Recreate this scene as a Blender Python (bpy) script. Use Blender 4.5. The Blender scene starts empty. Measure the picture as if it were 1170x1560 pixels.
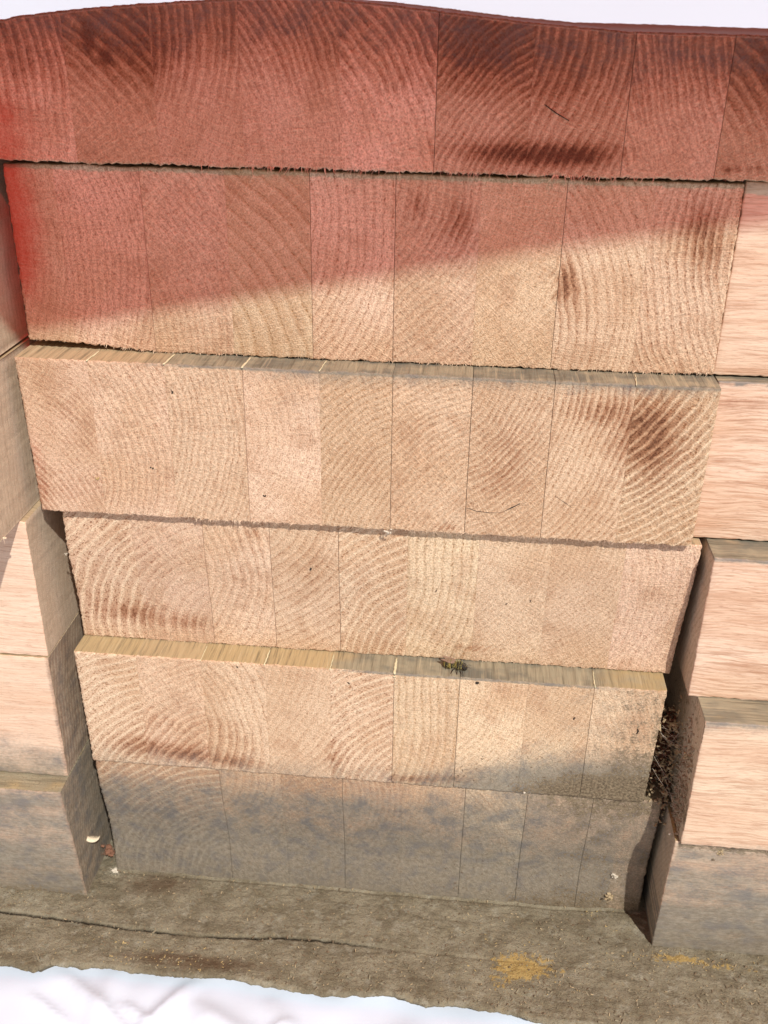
import bpy, bmesh, math, random
from mathutils import Vector, Matrix, noise as mn
S = bpy.context.scene
COL = S.collection

# ---------------------------------------------------------------- camera
cam = bpy.data.cameras.new('camera'); camo = bpy.data.objects.new('camera', cam); COL.objects.link(camo)
Rm = [[0.995588, 0.054757, -0.076193], [0.092785, -0.453812, 0.886254], [0.013950, -0.889414, -0.456891]]
camo.matrix_world = Matrix(((Rm[0][0], -Rm[0][1], -Rm[0][2], 0.037926),
                            (Rm[1][0], -Rm[1][1], -Rm[1][2], -0.477867),
                            (Rm[2][0], -Rm[2][1], -Rm[2][2], 0.161086),
                            (0, 0, 0, 1)))
cam.sensor_fit = 'HORIZONTAL'; cam.sensor_width = 36; cam.lens = 1500/1170*36
cam.clip_start = .01; cam.clip_end = 60
cam.dof.use_dof = True; cam.dof.focus_distance = .52; cam.dof.aperture_fstop = 22
S.camera = camo
# ---------------------------------------------------------------- world and light
w = bpy.data.worlds.new('World'); S.world = w; w.use_nodes = True
bg = w.node_tree.nodes['Background']; bg.inputs[0].default_value = (1.0, .93, .91, 1); bg.inputs[1].default_value = .47
L = Vector((-.5, 1, -1.2)).normalized()
sun = bpy.data.lights.new('sun', 'SUN'); sun.energy = 4.3; sun.angle = math.radians(1.0); sun.color = (1, .97, .90)
suno = bpy.data.objects.new('sun', sun); COL.objects.link(suno); suno.location = (.6, -1.2, 1.4)
suno.rotation_euler = L.to_track_quat('-Z', 'Y').to_euler()
S.view_settings.view_transform = 'Standard'; S.view_settings.look = 'None'
S.view_settings.exposure = .06; S.view_settings.gamma = 1

# ---------------------------------------------------------------- node helper
class G:
    def __init__(s, name):
        s.m = bpy.data.materials.new(name); s.m.use_nodes = True; s.t = s.m.node_tree
        s.t.nodes.clear()
    def n(s, ty, **k):
        o = s.t.nodes.new(ty)
        for a, b in k.items(): setattr(o, a, b)
        return o
    def set(s, sock, v):
        if isinstance(v, X): s.t.links.new(v.s, sock)
        elif isinstance(v, (tuple, list)):
            sock.default_value = tuple(v) + ((1,) if len(v) == 3 and sock.type == 'RGBA' else ())
        else: sock.default_value = v
    def math(s, op, *a, clamp=False):
        o = s.n('ShaderNodeMath', operation=op, use_clamp=clamp)
        for i, v in enumerate(a): s.set(o.inputs[i], v)
        return X(s, o.outputs[0])
    def sstep(s, x, a, b, ta=0, tb=1):
        o = s.n('ShaderNodeMapRange', interpolation_type='SMOOTHSTEP')
        s.set(o.inputs[0], x); s.set(o.inputs[1], a); s.set(o.inputs[2], b); s.set(o.inputs[3], ta); s.set(o.inputs[4], tb)
        return X(s, o.outputs[0])
    def xyz(s, x, y, z):
        o = s.n('ShaderNodeCombineXYZ')
        for i, v in enumerate((x, y, z)): s.set(o.inputs[i], v)
        return X(s, o.outputs[0])
    def noise(s, v, scale, detail=2, rough=.5, dist=0, color=False):
        o = s.n('ShaderNodeTexNoise'); s.set(o.inputs['Vector'], v)
        o.inputs['Scale'].default_value = scale; o.inputs['Detail'].default_value = detail
        o.inputs['Roughness'].default_value = rough; o.inputs['Distortion'].default_value = dist
        return X(s, o.outputs['Color' if color else 'Fac'])
    def voro(s, v, scale, rnd=1, feature='F1'):
        o = s.n('ShaderNodeTexVoronoi', feature=feature); s.set(o.inputs['Vector'], v)
        o.inputs['Scale'].default_value = scale; o.inputs['Randomness'].default_value = rnd
        return X(s, o.outputs['Distance'])
    def mix(s, f, a, b, mode='MIX'):
        o = s.n('ShaderNodeMix', data_type='RGBA', blend_type=mode)
        s.set(o.inputs[0], f); s.set(o.inputs[6], a); s.set(o.inputs[7], b)
        return X(s, o.outputs[2])
    def attr(s, name):
        o = s.n('ShaderNodeAttribute', attribute_name=name)
        sp = s.n('ShaderNodeSeparateColor'); s.t.links.new(o.outputs['Color'], sp.inputs[0])
        return [X(s, sp.outputs[i]) for i in range(3)] + [X(s, o.outputs['Alpha'])]
    def pos(s):
        o = s.n('ShaderNodeTexCoord'); sp = s.n('ShaderNodeSeparateXYZ'); s.t.links.new(o.outputs['Object'], sp.inputs[0])
        return [X(s, sp.outputs[i]) for i in range(3)]
    def out(s, color, rough=.75, height=None, hs=1, dist=.001, spec=.25, extra=None):
        p = s.n('ShaderNodeBsdfPrincipled'); o = s.n('ShaderNodeOutputMaterial')
        s.set(p.inputs['Base Color'], color); s.set(p.inputs['Roughness'], rough); p.inputs['Specular IOR Level'].default_value = spec
        if height is not None:
            b = s.n('ShaderNodeBump'); b.inputs['Strength'].default_value = hs; b.inputs['Distance'].default_value = dist
            s.set(b.inputs['Height'], height); s.t.links.new(b.outputs[0], p.inputs['Normal'])
        if extra:
            for k, v in extra.items(): s.set(p.inputs[k], v)
        s.t.links.new(p.outputs[0], o.inputs[0]); return s.m
class X:
    def __init__(a, g, s): a.g = g; a.s = s
    def __add__(a, b): return a.g.math('ADD', a, b)
    __radd__ = __add__
    def __sub__(a, b): return a.g.math('SUBTRACT', a, b)
    def __rsub__(a, b): return a.g.math('SUBTRACT', b, a)
    def __mul__(a, b): return a.g.math('MULTIPLY', a, b)
    __rmul__ = __mul__
    def __truediv__(a, b): return a.g.math('DIVIDE', a, b)
    def __rtruediv__(a, b): return a.g.math('DIVIDE', b, a)

def weather(g, c, x, y, z, W, rg=None):
    """wear: grey weathering, brown stain, caked dirt and a painted red glow, broken up by noise"""
    p = g.xyz(x, y, z)
    n1 = g.noise(p, 90, 4, .6); n2 = g.noise(p, 700, 3, .6); n3 = g.noise(p, 330, 4, .7)
    mot = (n1-.5)*.7 + (n2-.5)*.6
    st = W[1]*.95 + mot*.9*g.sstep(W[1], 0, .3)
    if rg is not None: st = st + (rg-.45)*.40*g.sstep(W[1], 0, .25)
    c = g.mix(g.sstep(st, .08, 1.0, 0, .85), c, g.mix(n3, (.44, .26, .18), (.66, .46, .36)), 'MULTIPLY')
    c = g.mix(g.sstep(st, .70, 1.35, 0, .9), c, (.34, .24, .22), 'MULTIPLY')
    gr = g.mix(g.sstep(n3, .3, .7), (.150, .140, .108), (.255, .238, .195))
    gr = g.mix(g.sstep(n1, .45, .70, 0, .85), gr, (.122, .132, .135))
    c = g.mix(g.sstep(W[3] + mot*.8*g.sstep(W[3], 0, .3), .1, 1., 0, .85), c, (.50, .065, .035))  # red glow painted into the wood colour
    c = g.mix(g.sstep(W[0] + mot*g.sstep(W[0], 0, .3), .12, .95, 0, .97), c, g.mix(.12, gr, c))
    dt = g.mix(g.sstep(n2, .3, .72), (.075, .052, .030), (.26, .20, .125))
    c = g.mix(g.sstep(W[2] + ((n2-.5)*1.5 + (n3-.5)*1.4 + (n1-.5))*g.sstep(W[2], 0, .35), .40, .75, 0, .9), c, dt)
    return c

def end_grain(name, side=False, dull=0.):
    g = G(name); x, y, z = g.pos()
    A = g.attr('ring'); B = g.attr('tone'); W = g.attr('wear_glow')
    u = y if side else x
    seed = B[3]*9.0
    pv = g.xyz(u, seed, z)
    warp = (g.noise(pv, 24, 2)-.5)*.0095 + (g.noise(pv, 130, 2)-.5)*.0014 + (g.noise(pv, 650, 2)-.5)*.0007
    dx = u - (A[0]-.5)*1.0; dz = z - (A[1]-.5)*1.0
    r = g.math('SQRT', dx*dx + dz*dz)
    th = g.math('ARCTAN2', dz, dx)
    rw = r + warp
    ph = rw/(A[2]*.02)
    ph = ph + (g.noise(g.xyz(ph*.35, seed, 0), 1, 2)-.5)*1.1
    t = g.math('FRACT', ph)
    inv = g.sstep(B[1], 1.0, 1.02); con = g.math('MINIMUM', B[1], 1.0)
    ew = .05/A[2] + inv*.40
    early = g.sstep(t, 0, .12)*g.sstep(t, ew, ew+.2+inv*.12, 1, 0)
    fineband = g.sstep(t, .5, .85)*g.sstep(t, .9, 1, 1, 0)
    arc = th*(A[3])
    sp = g.xyz(rw*1150, arc*560, seed*10)
    pores = g.sstep(g.voro(sp, 1), .22, .52, 1, 0)
    sp2 = g.xyz(rw*900, arc*260, seed*7)
    dash = g.sstep(g.noise(sp2, 1, 1), .42, .62)
    rays = g.noise(g.xyz(arc*1500, rw*90, seed), 1, 1)
    saw = g.noise(g.xyz((u+z*.9)*900, (u-z)*160, seed), 1, 2)
    fuzz = g.noise(pv, 1300, 3, .65); fz2 = g.noise(pv, 520, 2, .6)
    low = g.noise(pv, 22, 3, .55); low2 = g.noise(pv, 60, 3, .5)
    # B: tan amount, contrast, darkness, seed
    base = g.mix(B[0], (.76, .525, .40), (.76, .59, .395))
    base = g.mix(g.sstep(low, .35, .68), base, g.mix(.6, base, (.54, .33, .19)))
    base = g.mix(g.sstep(low2, .50, .72)*.50, base, (.44, .25, .15))
    base = g.mix(B[2]*1.25, base, (.34, .19, .10))
    hs_ = g.math('FRACT', g.math('SINE', B[3]*917.3)*43.7)
    base = g.mix(hs_*.42, base, (.50, .335, .215))
    dk = g.mix(B[0], (.30, .125, .07), (.34, .18, .075))
    fac = early*(.30 + .70*pores*dash - inv*.12)*con*1.0
    c = g.mix(g.math('MINIMUM', fac, .9), base, dk)
    c = g.mix(fineband*(.22+inv*.20)*con, c, (.85, .68, .48))
    c = g.mix(pores*.40, c, dk)
    c = g.mix(g.sstep(rays, .56, .72)*.34, c, (.76, .56, .38))
    c = g.mix(g.sstep(rays, .44, .28)*.22, c, (.30, .15, .085))
    c = g.mix(g.sstep(saw, .60, .8)*.20, c, (.78, .60, .42))
    k = .59 + fuzz*.58 + g.sstep(fuzz, .38, .66)*.22 + (fz2-.5)*.35
    o = g.n('ShaderNodeMix', data_type='RGBA', blend_type='MULTIPLY'); o.inputs[0].default_value = 1
    g.set(o.inputs[6], c); g.t.links.new(g.xyz(k, k, k).s, o.inputs[7]); c = X(g, o.outputs[2])
    if dull: c = g.mix(dull*.68, c, (.41, .385, .30))
    rg = g.sstep(t, .02, .14)*g.sstep(t, .5, .9, 1, 0)*(.55+.45*dash)
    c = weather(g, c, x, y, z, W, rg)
    h = fuzz*.75 + fz2*.35 - early*con*(.10 + pores*dash*.30) + g.sstep(rays, .5, .7)*.12 + saw*.15
    return g.out(c, .82, h, .35 if side else .8, .0009, .2)

def long_grain(name, axis='x'):
    """face cut along the fibres; axis = the way the fibres run"""
    g = G(name); x, y, z = g.pos(); B = g.attr('tone'); W = g.attr('wear_glow'); seed = B[3]*9.0
    wv = (g.noise(g.xyz(x*12, seed, z*30), 1, 2)-.5)*.006
    zz = z + wv + (g.noise(g.xyz(x*16, seed+2, z*12), 1, 1)-.5)*.006
    a = g.noise(g.xyz(x*28, seed, zz*420), 1, 4, .7)
    b = g.noise(g.xyz(x*70, seed+4, zz*1000), 1, 3, .65)
    p = g.noise(g.xyz(x*190, seed+8, zz*1500), 1, 2, .6)
    fl = g.noise(g.xyz(x*40, seed+3, zz*260), 1, 3, .6)
    low = g.noise(g.xyz(x*9, seed, z*40), 1, 2)
    c = g.mix(B[0], (.76, .56, .43), (.72, .56, .40))
    c = g.mix(g.sstep(low, .35, .7)*.6, c, (.66, .42, .28))
    a2 = g.noise(g.xyz(x*14, seed+6, zz*170), 1, 4, .65)
    gw = (zz + x*.02)*430 + (g.noise(g.xyz(x*20, seed, z*60), 1, 2)-.5)*5
    gl_ = g.math('FRACT', gw); brk = g.sstep(g.noise(g.xyz(x*45, seed+9, zz*500), 1, 2), .38, .60)
    line = g.sstep(gl_, 0, .2)*g.sstep(gl_, .3, .6, 1, 0)*brk
    c = g.mix(line*.62*B[1], c, (.46, .25, .155))
    c = g.mix(g.sstep(a2, .48, .66)*.55*B[1], c, (.50, .28, .17))
    c = g.mix(g.sstep(a, .50, .66)*.55*B[1], c, (.38, .19, .11))
    c = g.mix(g.sstep(a, .46, .30)*.55, c, (.78, .57, .42))
    c = g.mix(g.sstep(b, .52, .70)*.40, c, (.46, .24, .145))
    c = g.mix(g.sstep(p, .56, .72)*.42, c, (.33, .15, .09))
    c = g.mix(g.sstep(fl, .60, .74)*.35, c, (.80, .62, .48))
    c = g.mix(B[2], c, (.33, .20, .13))
    c = weather(g, c, x*.7, y, z, W)
    h = a*.3 + b*.5 + p*.4
    return g.out(c, .6, h, .55, .0009, .3)

def ledge(name, axis='y'):
    """upper face left out in the weather, greyed, fibres run along the axis"""
    g = G(name); x, y, z = g.pos(); B = g.attr('tone'); W = g.attr('wear_glow'); seed = B[3]*9.0
    u, v = (x, y) if axis == 'y' else (y, x)
    a = g.noise(g.xyz(u*520, v*26, seed), 1, 3, .6)
    b = g.noise(g.xyz(u*1500, v*50, seed+3), 1, 2, .6)
    m = g.noise(g.xyz(x*38, y*60, seed+1), 1, 3, .6)
    tan = g.mix(B[0], (.45, .34, .22), (.40, .30, .14))
    c = g.mix(g.sstep(W[0] + (m-.5)*1.1, .3, .8), tan, g.mix(g.sstep(m, .35, .62), (.155, .150, .120), (.30, .265, .185)))
    c = g.mix(g.sstep(a, .52, .72)*.65, c, (.10, .085, .055))
    c = g.mix(g.sstep(a, .45, .3)*.4, c, (.52, .43, .28))
    c = g.mix(g.sstep(b, .5, .7)*.4, c, (.16, .13, .085))
    n2 = g.noise(g.xyz(x, y, z), 800, 3, .6)
    c = g.mix(g.sstep(W[2] + (n2-.5)*1.5*g.sstep(W[2], 0, .3), .4, .75, 0, .9), c, g.mix(n2, (.06, .042, .025), (.24, .18, .11)))
    return g.out(c, .75, a*.6+b*.5, .6, .0009, .25)

M_END = end_grain('end_grain'); M_ENDSIDE = end_grain('end_grain_weathered', True, .80); M_LONG = long_grain('long_grain')
M_TOPY = ledge('ledge_depthwise', 'y'); M_TOPX = ledge('ledge_sideways', 'x')

def simple(name, col, rough=.8, nscale=900, var=.35, bump=.4, spec=.2, extra=None):
    g = G(name); x, y, z = g.pos(); p = g.xyz(x, y, z)
    n = g.noise(p, nscale, 3, .6)
    c = g.mix(n, tuple(v*(1-var) for v in col), tuple(min(1, v*(1+var)) for v in col))
    return g.out(c, rough, n, bump, .001, spec, extra)
M_FIBRE = simple('raw_fibre', (.78, .58, .42)); M_FIBREP = simple('pale_fibre', (.72, .62, .46)); M_GLUE = simple('dried_glue', (.66, .60, .40), .5)
M_CHIP = simple('sawdust_tan', (.40, .31, .19)); M_CRUMB = simple('dirt_crumb', (.17, .125, .08)); M_WHITE = simple('pale_fluff', (.62, .56, .46))
M_YEL = simple('yellow_chip', (.45, .33, .15)); M_DARK = simple('dark_speck', (.035, .028, .022))

# ---------------------------------------------------------------- helpers
def thing(name, label, cat, loc=(0, 0, 0), group=None):
    o = bpy.data.objects.new(name, None); COL.objects.link(o); o.empty_display_size = .02
    o.location = loc; o['label'] = label; o['category'] = cat
    if group: o['group'] = group
    return o
def tag(o, label, cat=None, group=None, kind=None):
    if label: o['label'] = label
    if cat: o['category'] = cat
    if group: o['group'] = group
    if kind: o['kind'] = kind
    return o
def link(name, me, parent=None, loc=None):
    o = bpy.data.objects.new(name, me); COL.objects.link(o)
    if parent: o.parent = parent
    if loc is not None: o.location = loc
    return o
def N(x, y, z=0.): return mn.noise(Vector((x, y, z)))
def sm(x, a, b):
    t = (x-a)/(b-a); t = 0 if t < 0 else 1 if t > 1 else t
    return t*t*(3-2*t)
def coords(a, b, step, bev):
    n = max(2, int(round((b-a-2*bev)/step)))
    return [a, a+bev*.3] + [a+bev+(b-a-2*bev)*i/n for i in range(n+1)] + [b-bev*.3, b]

def slab(name, parent, x0, x1, zb, zt, yf, yb, step, mats, tone, ring, wear_glow, bev=.0009, rag=(.0002, .0002, .0002, .0002),
         rows=(.0012, .003, .006, .010, .015, .022, .032), seed=0., xs_skew=None, yoff=None, eb=(1, 1)):
    """board with a fine grid on its front (min y) face. zb/zt are functions of x; rag = left, right, bottom, top edge roughness.
       mats = front, top, left, right/others.  yoff(x,z) moves the front face."""
    o0 = parent.location if parent else Vector((0, 0, 0))
    gx = coords(0, 1, step/(x1-x0), bev*max(.15, min(eb))/(x1-x0)); gz = coords(0, 1, step/.09, bev/.09)
    nx, nz = len(gx), len(gz); V = []; F = []; FM = []
    def P(i, j):
        s, t = gx[i], gz[j]
        X_ = x0+(x1-x0)*s
        if xs_skew: X_ += xs_skew(s, t)
        Zb, Zt = zb(X_), zt(X_); Z_ = Zb+(Zt-Zb)*t
        dl = (s)*(x1-x0); dr = (1-s)*(x1-x0); db = t*(Zt-Zb); du = (1-t)*(Zt-Zb)
        y = yf + N(X_*40, Z_*40, seed)*.00025 + N(X_*400, Z_*400, seed)*.00008
        if yoff: y += yoff(X_, Z_)
        for e, bq in ((dl, bev*eb[0]), (dr, bev*eb[1]), (db, bev*.7), (du, bev)):
            if e < bq: y += bq - math.sqrt(max(0, bq*bq-(bq-e)**2))
        # rough sawn edge
        f = 950
        def rr(a, d): return a*(N(X_*f*1.4, Z_*f, seed+3)*1.5 + N(X_*260, Z_*260, seed+7)*.5)*max(0, 1-d/.0022)
        X_ += rr(rag[0], dl) + rr(rag[1], dr); Z_ += rr(rag[2], db) + rr(rag[3], du)
        return (X_, y, Z_)
    for j in range(nz):
        for i in range(nx): V.append(P(i, j))
    for j in range(nz-1):
        for i in range(nx-1):
            a = j*nx+i; F.append((a, a+1, a+nx+1, a+nx)); FM.append(0)
    loop = [i for i in range(nx)] + [j*nx+nx-1 for j in range(1, nz)] + [(nz-1)*nx+i for i in range(nx-2, -1, -1)] + [j*nx for j in range(nz-2, 0, -1)]
    nl = len(loop); prev = loop
    kinds = [3]*(nx-1) + [3]*(nz-1) + [1]*(nx-1) + [2]*(nz-1)
    rs = [r for r in rows if yf+r < yb-.002] + [yb-yf]
    for r in rs:
        cur = []
        for k, vi in enumerate(loop):
            X_, y, Z_ = V[vi]; cur.append(len(V)); V.append((X_, yb if r == rs[-1] else max(yf, y-bev)+r, Z_))
        for k in range(nl):
            a, b = prev[k], prev[(k+1) % nl]; c, d = cur[(k+1) % nl], cur[k]
            F.append((b, a, d, c)); FM.append(kinds[k])
        prev = cur
    F.append(tuple(prev)); FM.append(3)
    loc = [(v[0]-o0[0], v[1]-o0[1], v[2]-o0[2]) for v in V]
    me = bpy.data.meshes.new(name); me.from_pydata(loc, [], F); me.update()
    mm = []
    for m in mats:
        if m not in mm: mm.append(m); me.materials.append(m)
    me.polygons.foreach_set('material_index', [mm.index(mats[k]) for k in FM])
    me.polygons.foreach_set('use_smooth', [True]*(len(FM)-1)+[False])
    ra = me.color_attributes.new('ring', 'FLOAT_COLOR', 'POINT'); ta = me.color_attributes.new('tone', 'FLOAT_COLOR', 'POINT'); wa = me.color_attributes.new('wear_glow', 'FLOAT_COLOR', 'POINT')
    n = len(V)
    cx, cz, spc, rc = ring
    ra.data.foreach_set('color', [cx-o0[0]+.5, cz-o0[2]+.5, spc/.02, rc]*n)
    ta.data.foreach_set('color', list(tone)*n)
    wl = []
    for v in V:
        a = wear_glow(v[0], v[1], v[2]); wl += [a[0], a[1], a[2], a[3] if len(a) > 3 else 0]
    wa.data.foreach_set('color', wl)
    return link(name, me, parent)

def blob(v, x, z, rx, rz, s):
    d = ((v[0]-x)/rx)**2 + ((v[1]-z)/rz)**2
    return s*math.exp(-d*1.2)

# ---------------------------------------------------------------- ground sheet and backdrop
def grid_mesh(name, x0, x1, y0, y1, nx, ny, fz):
    V = []; F = []
    for j in range(ny+1):
        for i in range(nx+1):
            x = x0+(x1-x0)*i/nx; y = y0+(y1-y0)*j/ny; V.append(fz(x, y))
    for j in range(ny):
        for i in range(nx):
            a = j*(nx+1)+i; F.append((a, a+1, a+nx+2, a+nx+1))
    me = bpy.data.meshes.new(name); me.from_pydata(V, [], F); me.update()
    me.polygons.foreach_set('use_smooth', [True]*len(F)); return me
ZF = -.379
M_SHEET = simple('white_plastic_sheet', (.66, .73, .86), .45, 40, .03, .05, .4)
def ridge(x, y, ax, ay, bx, by, wd, h):
    dx, dy = bx-ax, by-ay; l2 = dx*dx+dy*dy
    t = ((x-ax)*dx+(y-ay)*dy)/l2; tc = min(1, max(0, t)); px, py = ax+dx*tc, ay+dy*tc
    d = math.hypot(x-px, y-py); return h*math.exp(-(d/wd)**2)*math.sin(math.pi*min(1, max(0, (t+.15)/1.3)))
RID = [(-.205, -.10, -.175, -.118, .002, .004), (-.148, -.10, -.128, -.112, .002, .004), (-.10, -.104, -.085, -.13, .002, .0035), (-.045, -.10, -.065, -.118, .0022, .003), (-.01, -.105, .02, -.125, .0025, .003), (.06, -.103, .085, -.115, .002, .003), (-.19, -.085, -.135, -.122, .004, .004), (-.135, -.122, -.11, -.082, .004, .005), (-.16, -.08, -.16, -.13, .006, .003), (-.11, -.095, -.05, -.125, .007, .004),
       (-.06, -.09, -.03, -.13, .006, .003), (.02, -.1, .07, -.14, .008, .003), (-.21, -.13, -.12, -.14, .006, .003)]
def fsheet(x, y):
    z = ZF + .003*N(x*14, y*14, 2) + .0012*N(x*45, y*40, 5)
    for r in RID: z += ridge(x, y, *r)
    return (x, y, z)
me = grid_mesh('ground_sheet', -.9, .9, -.7, -.02, 420, 240, fsheet); me.materials.append(M_SHEET)
tag(link('ground_sheet', me), None, kind='structure')
M_WALL = simple('white_backdrop', (.62, .65, .74), .8, 8, .02, .05)
V = []; F = []; prof = [(-.7, -.404), (.7, -.404)] + [(.9+.25*math.sin(a*math.pi/20), -.154-.25*math.cos(a*math.pi/20)) for a in range(11)] + [(1.15, 1.6)]
for k, (y, z) in enumerate(prof): V += [(-2.2, y, z), (2.2, y, z)]
for k in range(len(prof)-1): F.append((2*k, 2*k+1, 2*k+3, 2*k+2))
me = bpy.data.meshes.new('backdrop'); me.from_pydata(V, [], F); me.materials.append(M_WALL); me.polygons.foreach_set('use_smooth', [True]*len(F))
tag(link('backdrop', me), None, kind='structure')

# ---------------------------------------------------------------- unseen red canopy, added so that its hem shades the upper beams
g = G('added_red_fabric'); t1 = g.n('ShaderNodeBsdfTransparent'); t1.inputs[0].default_value = (.80, .05, .04, 1)
t2 = g.n('ShaderNodeBsdfTranslucent'); t2.inputs[0].default_value = (.85, .06, .03, 1)
t3 = g.n('ShaderNodeBsdfDiffuse'); t3.inputs[0].default_value = (.55, .03, .02, 1)
a1 = g.n('ShaderNodeAddShader'); mx = g.n('ShaderNodeMixShader'); mx.inputs[0].default_value = .45; mx2 = g.n('ShaderNodeMixShader'); mx2.inputs[0].default_value = .25; oo = g.n('ShaderNodeOutputMaterial')
g.t.links.new(t1.outputs[0], mx.inputs[1]); g.t.links.new(t2.outputs[0], mx.inputs[2]); g.t.links.new(mx.outputs[0], mx2.inputs[1]); g.t.links.new(t3.outputs[0], mx2.inputs[2]); g.t.links.new(mx2.outputs[0], oo.inputs[0])
g.t.nodes.remove(a1)
def fcan(u, v):
    # hem line: shade edge on the beams carried back up the sunlight
    x = u; zl = .0064 + (x+.198)*.19
    px, py, pz = x+.14, -.28, zl+.336
    return (px, py+.80*v, pz+.35*v+.004*math.sin(u*30)*min(1, v*20)+.0015*N(u*9, 1))
me = grid_mesh('added_canopy', -1.1, 1.1, 0, .5, 120, 30, fcan); me.materials.append(g.m)
tag(link('added_canopy', me), 'unseen red translucent fabric canopy, added above the blocks so its hem shades the top', 'added_canopy')

# ---------------------------------------------------------------- laminated beams (ends seen)
ZL = [.0945, 0, -.0885, -.1775, -.2600, -.3672]
B1TOP = [(-.30, .146), (-.1771, .1535), (-.171, .1549), (-.1413, .1583), (-.1124, .1607), (-.081, .1628), (-.0558, .1641), (-.0281, .1638), (-.0089, .1621), (.013, .1602), (.0349, .1579), (.0582, .1558), (.0984, .153), (.1525, .1524), (.30, .150)]
def interp(T, x):
    for (a, b), (c, d) in zip(T, T[1:]):
        if x <= c: return b+(d-b)*(x-a)/(c-a)
    return T[-1][1]
GROUP = 'laminated blocks stacked with their sawn ends to the front'
def beam(idx, label, xs, zb, zt, yf, rings, wear_glow_f, seed, gaps=(), rag=(.0004, .0004, .0008, .0002), depth=.30, flush=None, yoff=None, lean=None):
    root = thing('laminated_block', label, 'laminated block', ((xs[0]+xs[-1])/2, yf+.1, min(zb(xs[0]), zb(xs[-1]))), GROUP)
    zm = (zb(0)+zt(0))/2
    for i in range(len(xs)-1):
        a, b = xs[i], xs[i+1]; rx, rz, sp, con, tan, dark = rings[i]
        gl = .00012 if i in gaps else .00001; gr = .00012 if (i+1) in gaps else .00001
        cx = (a+b)/2+rx*.001; cz = zm+rz*.001; rc = math.hypot(rx, rz)*.001
        r = list(rag)
        if i > 0: r[0] = 0
        if i < len(xs)-2: r[1] = 0
        rnd = random.Random(seed*31+i)
        def sk(s, t, i=i): return (lean[0]*(1-s)*(1-t) if (lean and i == 0) else 0) + (lean[1]*s*(1-t) if (lean and i == len(xs)-2) else 0)
        slab('stave', root, a+gl, b-gr, zb, zt, yf+rnd.uniform(-.00005, .00005), yf+depth, .00125, (M_END, M_TOPY, M_LONG, M_LONG),
             (tan, con, dark, seed*.13+i*.071), (cx, cz, sp*.001, max(.012, rc)), wear_glow_f, bev=.0007, eb=(1 if i == 0 else .12, 1 if i == len(xs)-2 else .12), rag=tuple(r), seed=seed+i*.37, yoff=yoff, xs_skew=sk)
    return root
def zc(v): return lambda x: v

def blobs(L_):
    def f(x, z):
        return sum(s*math.exp(-1.2*(((x-a)/rx)**2+((z-b)/rz)**2)) for a, b, rx, rz, s in L_)
    return f
# ring tuple: centre offset x mm, z mm, ring spacing mm, contrast, tan(0 pink..1 tan), darkness
s1 = blobs([(.045, .103, .030, .007, .95), (.075, .101, .026, .006, .9), (.09, .104, .02, .006, .6), (.150, .098, .006, .002, .9), (.162, .099, .008, .002, .7), (-.139, .147, .003, .006, 1.1), (-.132, .139, .003, .004, .9), (.17, .14, .02, .02, .5),
            (-.115, .14, .016, .02, .35), (.035, .145, .022, .02, .45), (.07, .13, .02, .03, .2)])
def w1(x, y, z):
    top = interp(B1TOP, x)
    d = top - z  # tone gets darker towards the top edge
    if d < .0009: return (1, 0, .9)
    return (sm(d, .040, .004)*.42, s1(x, z) + sm(d, .056, .003)*1.0, 0, .6*sm(x, -.15, -.19)*sm(z, .14, .11))  # last value paints a red glow into the left end
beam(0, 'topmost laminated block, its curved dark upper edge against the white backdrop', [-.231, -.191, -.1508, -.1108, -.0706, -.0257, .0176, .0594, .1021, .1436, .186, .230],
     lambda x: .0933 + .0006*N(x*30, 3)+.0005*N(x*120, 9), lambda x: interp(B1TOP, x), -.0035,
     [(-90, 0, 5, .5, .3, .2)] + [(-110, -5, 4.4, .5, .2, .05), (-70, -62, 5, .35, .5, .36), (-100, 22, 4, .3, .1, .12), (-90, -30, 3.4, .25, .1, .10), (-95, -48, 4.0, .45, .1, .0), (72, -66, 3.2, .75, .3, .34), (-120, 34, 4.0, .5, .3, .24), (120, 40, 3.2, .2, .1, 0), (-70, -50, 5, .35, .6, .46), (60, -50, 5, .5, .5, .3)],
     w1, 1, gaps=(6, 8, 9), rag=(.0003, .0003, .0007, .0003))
s2 = blobs([(-.063, .073, .006, .006, .45), (.010, .077, .006, .009, .65), (.032, .070, .008, .014, .7), (.022, .066, .01, .012, .4), (.141, .070, .012, .020, .75), (.150, .06, .008, .02, .5), (.083, .046, .006, .012, .95), (.088, .03, .012, .02, .4), (.130, .012, .014, .01, .30), (-.145, .04, .05, .04, .12)])
def w2(x, y, z):
    return (sm(z, .088, .095)*.35, s2(x, z), 0, sm(x, -.162, -.192)*sm(z, .005, .05)*.9)  # last value: red glow painted along the left edge
b2z = lambda x: .0004 + .0035*sm(x, -.115, -.180) + .0006*N(x*90, 5) + .0007*sm(x, .11, .155)
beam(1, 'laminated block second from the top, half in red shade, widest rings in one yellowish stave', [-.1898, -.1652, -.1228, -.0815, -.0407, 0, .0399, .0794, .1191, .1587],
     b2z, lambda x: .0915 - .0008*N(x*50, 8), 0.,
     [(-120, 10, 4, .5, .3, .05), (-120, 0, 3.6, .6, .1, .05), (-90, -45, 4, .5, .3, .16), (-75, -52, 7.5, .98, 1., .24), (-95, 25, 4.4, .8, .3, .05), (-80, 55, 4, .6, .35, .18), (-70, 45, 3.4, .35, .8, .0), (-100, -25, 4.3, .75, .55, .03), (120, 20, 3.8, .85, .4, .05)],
     w2, 2, gaps=(2, 4, 5, 7), rag=(.0005, .0004, .0007, .0002), lean=(-.0003, .0008))
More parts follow.
